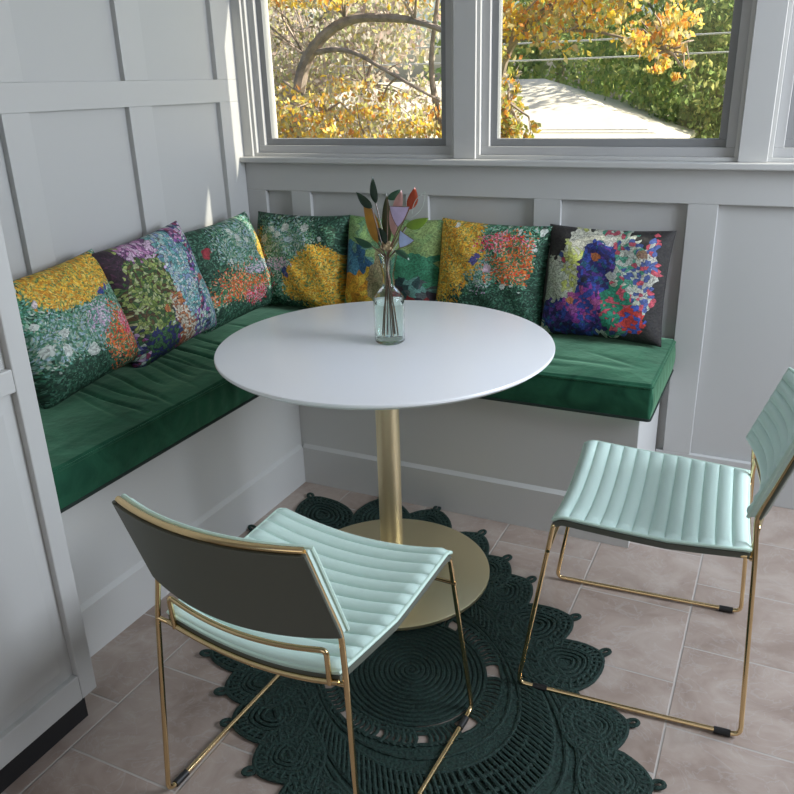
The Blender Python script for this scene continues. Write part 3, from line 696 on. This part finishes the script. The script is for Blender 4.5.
def petal_flower(label, m_f, P3, root):
    o = thing('flower_stem', label, 'decorative stem', (VX, VY, VZ))
    cx = sum(p[0] for p in P3)/3; cz = sum(p[1] for p in P3)/3
    q = MB(); q.tube(fillet([(VX+root[0], VY+root[1], VZ+.016), (VX+root[0]*.3, VY, VZ+.165), (VX-root[0]*.2, VY-.004, VZ+.228), (P3[2][0], VY-.012, P3[2][1])], .04), .0016, 7); inn(q.build('stem', MC['stem'], smooth=True), o)
    out = []
    n = 8
    for i in range(3):
        a, b = P3[i], P3[(i+1) % 3]
        for k in range(n):
            t = k/n; x = a[0]+(b[0]-a[0])*t; z = a[1]+(b[1]-a[1])*t; bulge = .28*math.sin(PI*t) * (1 if i else -.10)
            out.append((x+(x-cx)*bulge, z+(z-cz)*bulge))
    N = len(out); q = MB()
    vs = [(x, VY-.014, z) for x, z in out]+[(cx, VY-.017, cz)]+[(x, VY-.012, z) for x, z in out]+[(cx, VY-.006, cz)]
    fs = [(i, (i+1) % N, N) for i in range(N)]+[(N+1+(i+1) % N, N+1+i, 2*N+1) for i in range(N)]+[(i, N+1+i, N+1+(i+1) % N, (i+1) % N) for i in range(N)]
    q.add(vs, fs); inn(q.build('petal', m_f, smooth=True, angle=30), o)
    q = MB(); q.tube([(x, VY-.014, z) for x, z in out], .0009, 6, True); inn(q.build('petal_edge', MC['stem'], smooth=True), o)
petal_flower('large lilac tulip shaped flower at centre right of the bouquet', MC['lilac'], [(1.073, 1.104), (1.127, 1.104), (1.095, 1.052)], (.012, -.006))
petal_flower('smaller pale blue three-cornered flower below the lilac one', MC['blue'], [(1.101, 1.044), (1.139, 1.021), (1.099, 1.000)], (-.010, .008))
o = thing('wire_leaf', 'thin grey wire leaf outline at far right of the bouquet', 'decorative stem', (VX, VY, VZ))
q = MB(); A = (1.128, 1.075); B = (1.165, 1.140)
lp = [(A[0]+(B[0]-A[0])*t+s*.010*math.sin(PI*t), VY, A[1]+(B[1]-A[1])*t-s*.006*math.sin(PI*t)) for s, rg in ((1, range(11)), (-1, range(10, 0, -1))) for t in [i/10 for i in rg]]
q.tube(lp, .0008, 6, True); q.tube(fillet([(VX+.005, VY-.015, VZ+.016), (VX, VY, VZ+.165), (VX+.003, VY, VZ+.225), (A[0], VY, A[1])], .04), .0012, 6); inn(q.build('wire_outline', MC['clear'], smooth=True), o)
o = thing('floral_binding', 'beige tied binding of small berries at the vase mouth', 'binding', (VX, VY, TZ+.24))
q = MB(); rs = random.Random(4)
for i in range(16):
    a = rs.uniform(0, 2*PI); rad = rs.uniform(.004, .019); z = rs.uniform(.238, .262); r_ = rs.uniform(.004, .0065)
    q.lathe([(r_*math.sin(PI*k/6), z+TZ+r_*(1-math.cos(PI*k/6))) for k in range(7)], (VX-.004+rad*math.cos(a), VY+rad*math.sin(a)), 8, False)
inn(q.build('berries', MC['beige'], smooth=True), o)

# ------------------------------------------------------------------ outdoors
M_lawn = mat('lawn', (.16, .20, .07), .9, var=.4, vscale=2)
m = MB(); m.box(-45, 30, .35, 60, -1.0, -.9); struct(m.build('lawn', M_lawn))
M_bark = mat('bark', (.30, .24, .20), .9, var=.4, vscale=10)
def leaf_mat(name, cols, transl=.5):
    m, t, p = new_mat(name); t.nodes.remove(p)
    g = t.nodes.new('ShaderNodeNewGeometry')
    c = nramp(t, g.outputs['Random Per Island'], cols, 'CONSTANT')
    d = t.nodes.new('ShaderNodeBsdfDiffuse'); tr = t.nodes.new('ShaderNodeBsdfTranslucent'); mx = t.nodes.new('ShaderNodeMixShader'); mx.inputs[0].default_value = transl
    t.links.new(c, d.inputs[0]); t.links.new(c, tr.inputs[0]); t.links.new(d.outputs[0], mx.inputs[1]); t.links.new(tr.outputs[0], mx.inputs[2])
    t.links.new(mx.outputs[0], t.nodes['Material Output'].inputs[0]); return m
L_aut = leaf_mat('autumn_leaves', [(.92, .66, .08), (.85, .44, .08), (.94, .74, .16), (.78, .34, .10), (.62, .60, .22), (.82, .55, .14), (.85, .74, .38), (.60, .50, .32), (.50, .46, .24)])
L_mix = leaf_mat('mixed_leaves', [(.85, .62, .10), (.45, .50, .12), (.70, .60, .15), (.80, .38, .08), (.55, .55, .25), (.60, .50, .35), (.35, .42, .12)])
L_grn = leaf_mat('green_leaves', [(.30, .42, .14), (.44, .52, .18), (.22, .32, .12), (.58, .58, .22), (.36, .44, .18)])
L_pal = leaf_mat('pale_leaves', [(.62, .55, .48), (.50, .42, .36), (.70, .64, .56), (.55, .42, .38), (.50, .52, .28), (.66, .58, .25)])
def tree(name, label, base, blobs, n, size, lm, limbs, trunk_r=.09, seed=1, cat='tree', group=None):
    t = thing(name, label, cat, base, 0, group); rs = random.Random(seed); B = Vector(base)
    m = MB()
    for path, ra, rb in limbs:
        k = len(path); P = fillet(path, .5, 4) if k > 2 else [Vector(q) for q in path]
        m.tube([p-B for p in P], [ra+(rb-ra)*i/(len(P)-1) for i in range(len(P))], 8)
    tw = 0
    cents = [Vector(b[:3]) for b in blobs]
    anchor = [Vector(q) for path, _, _ in limbs for q in path[1:]] or [B]
    for b in blobs:                                             # twigs reach into each clump of leaves
        for i in range(7):
            c = Vector(b[:3])+Vector((rs.uniform(-1, 1)*b[3], rs.uniform(-1, 1)*b[4], rs.uniform(-1, 1)*b[5]))*.8
            a = min(anchor, key=lambda q: (q-c).length); md = (a+c)/2+Vector((rs.uniform(-.1, .1), 0, rs.uniform(0, .15)))
            m.tube([a-B, md-B, c-B], [.016, .010, .004], 5)
    m.build('branches', M_bark, t, smooth=True)
    m = MB(); tot = sum(b[3]*b[5] for b in blobs)
    for b in blobs:
        k = int(n*b[3]*b[5]/tot); sub = [(rs.gauss(0, .5), rs.gauss(0, .5), rs.gauss(0, .5)) for _ in range(max(3, k//22))]
        for i in range(k):
            s = rs.choice(sub); q = [s[j]+rs.gauss(0, .13) for j in range(3)]
            c = Vector((b[0]+q[0]*b[3], b[1]+q[1]*b[4], b[2]+q[2]*b[5]))-B
            e = Euler((rs.uniform(0, 6.3), rs.uniform(0, 6.3), rs.uniform(0, 6.3))).to_matrix(); z = size*rs.uniform(.6, 1.3)
            vs = [c+e@Vector(v)*z for v in ((-.5, 0, 0), (0, -.32, .05), (.55, 0, 0), (0, .32, .05))]
            m.add(vs, [(0, 1, 2, 3)])
    me = bpy.data.meshes.new('foliage'); me.from_pydata(m.v, [], m.f); me.materials.append(lm)
    f = bpy.data.objects.new('foliage', me); COL.objects.link(f); f.parent = t
    return t
# autumn tree close to the left window
tree('autumn_tree', 'yellow and orange autumn tree with arching bare limbs outside left window', (-3.2, 5.0, -.9),
     [(-2.3, 4.6, 1.2, .55, .5, .20), (-1.2, 4.7, 1.05, .5, .5, .16), (-2.9, 4.8, .85, .8, .5, .45), (-1.5, 4.8, .7, 1.0, .5, .35), (-2.6, 4.8, 2.25, .9, .5, .16), (-1.6, 4.9, 2.2, .7, .5, .12)], 6500, .058, L_aut,
     [([(-3.2, 5, -.9), (-3.0, 5, .8), (-2.75, 5, 1.7), (-2.2, 4.9, 2.02), (-1.4, 4.8, 1.95), (-.9, 4.8, 1.75)], .09, .022),
      ([(-2.75, 5, 1.7), (-2.2, 4.9, 1.75), (-1.6, 4.8, 1.45), (-1.0, 4.8, 1.15)], .03, .012), ([(-1.2, 5.2, -.9), (-1.25, 5.1, .9), (-1.35, 5, 1.5), (-1.2, 5, 2.4)], .05, .02),
      ([(-1.25, 5.1, .9), (-.95, 5, 1.4), (-.9, 5, 2.2)], .03, .012), ([(-2.9, 4.8, 1.45), (-2.4, 4.8, 1.15), (-1.9, 4.8, .8)], .016, .008)], seed=2)
tree('tall_shrub', 'pale green and tan thicket behind the autumn tree', (-4.2, 8.0, -.9),
     [(-4.6, 7.6, 1.5, 1.2, .6, 1.0), (-3.2, 7.6, 2.1, .9, .6, .5), (-3.8, 7.6, .6, 1.5, .6, .6), (-2.9, 7.4, 1.0, .6, .5, .45)], 10000, .075, L_pal,
     [([(-4.2, 8, -.9), (-4.2, 8, .8), (-4.6, 7.8, 2.6)], .07, .02), ([(-4.2, 8, .2), (-3.5, 7.8, 1.4), (-3.0, 7.8, 2.7)], .04, .015)], seed=5, cat='shrub')
# orange branches in front of the second window
tree('autumn_tree', 'orange leafed tree reaching across the top of the middle window', (-1.1, 6.2, -.9),
     [(-.6, 5.5, 1.95, .55, .4, .28), (.15, 5.5, 2.0, .6, .4, .30), (.75, 5.4, 1.75, .35, .35, .22), (-.35, 5.5, 2.45, .8, .4, .3), (.65, 5.5, 2.35, .5, .4, .2), (.9, 5.4, 1.45, .2, .3, .10)], 4800, .066, L_aut,
     [([(-1.1, 6.2, -.9), (-1.05, 6.0, 1.0), (-.8, 5.7, 1.75), (-.2, 5.5, 2.1), (.6, 5.5, 2.3), (1.1, 5.5, 2.2)], .07, .015), ([(-.8, 5.7, 1.75), (.0, 5.5, 1.85), (.8, 5.4, 1.6)], .025, .008)], seed=11)
tree('garden_shrub', 'yellow green shrub at the foot of the middle window view', (-1.0, 5.0, -.9),
     [(-.56, 4.9, 1.12, .20, .3, .30), (-.45, 4.9, .85, .26, .3, .22)], 1500, .06, L_mix,
     [([(-1.0, 5, -.9), (-.7, 4.9, .3), (-.5, 4.9, 1.2)], .03, .008)], seed=13, cat='shrub')
# green trees beyond
tree('green_tree', 'green leafy tree behind the roof at right of middle window', (1.2, 12.5, -.9),
     [(.9, 12, 2.2, 1.3, .9, 1.4), (-.6, 12.3, 1.9, 1.2, .9, .8), (1.6, 12, .7, 1.2, .9, 1.0), (.2, 12.2, .8, .9, .8, .6)], 15000, .11, L_grn,
     [([(1.2, 12.5, -.9), (1.1, 12.4, 1), (.9, 12.3, 3)], .12, .04), ([(1.1, 12.4, .6), (.2, 12.2, 1.6), (-.6, 12.2, 2.6)], .06, .02)], seed=17)
tree('green_tree', 'dusky green tree far beyond the roof ridge', (-3.2, 17, -.9),
     [(-2.4, 16.5, 2.3, 1.9, 1, 1.5), (-4.2, 16.5, 2.3, 1.6, 1, 1.5), (-.6, 16.5, 1.6, 1.5, 1, 1.2)], 7000, .19, L_grn,
     [([(-3.2, 17, -.9), (-3.2, 17, 4.5)], .14, .04)], seed=19)
tree('bare_tree', 'pale tan leaved tree far left behind the thicket', (-8.5, 13, -.9),
     [(-8.6, 12.6, 2.2, 1.9, 1, 1.7), (-6.4, 12.6, 2.6, 1.6, 1, 1.3), (-7.0, 12.6, .6, 2.2, 1, .9)], 8500, .17, L_pal,
     [([(-8.5, 13, -.9), (-8.3, 13, 2), (-8.6, 13, 5)], .13, .04), ([(-8.3, 13, 1), (-7, 12.8, 2.4), (-6, 12.8, 4.2)], .07, .02), ([(-6.6, 13, -.9), (-6.2, 13, 4.5)], .08, .03)], seed=23)
tree('green_tree', 'dark green hedge tree right of the neighbouring roof', (3.0, 15, -.9),
     [(2.9, 14.5, 2.2, 1.6, 1, 1.7), (2.6, 14.5, .3, 1.7, 1, .9)], 5000, .17, L_grn, [([(3, 15, -.9), (3, 15, 4)], .12, .04)], seed=29)
# neighbour's garage with pale roof
M_roof = mat('pale_shingles', (.74, .68, .56), .8, var=.10, vscale=3, bump=.5, bscale=20)
M_sid = mat('cream_siding', (.55, .52, .46), .7)
ga = thing('garage', 'low neighbouring garage with pale hipped shingle roof seen through windows', 'building', (-2.4, 11.3, -.9))
m = MB(); m.box(-6.6, .2, 9.6, 13.2, -.9, .50); inn(m.build('wall', M_sid), ga)
m = MB(); e0, e1, y0, y1 = -6.9, .48, 9.3, 13.5
m.add([(e0, y0, .52), (e1, y0, .52), (e1, y1, .52), (e0, y1, .52), (-5.4, 11.4, 1.42), (-2.0, 11.4, 1.40), (e0, y0, .46), (e1, y0, .46), (e1, y1, .46), (e0, y1, .46)],
      [(0, 1, 5, 4), (1, 2, 5), (2, 3, 4, 5), (3, 0, 4), (6, 9, 8, 7), (0, 6, 7, 1), (1, 7, 8, 2), (2, 8, 9, 3), (3, 9, 6, 0)])
inn(m.build('roof', M_roof), ga)
M_wire = mat('wire', (.5, .5, .5), .5)
for z, lab in ((1.92, 'upper overhead wire crossing behind the middle window'), (1.68, 'lower overhead wire crossing behind the middle window')):
    m = MB(); m.tube([(-9+16*i/16, 10+.0*i, z+.12*((i-8)/8)**2-.02) for i in range(17)], .012, 6)
    tag(m.build('power_line', M_wire, smooth=True), lab, 'wire')
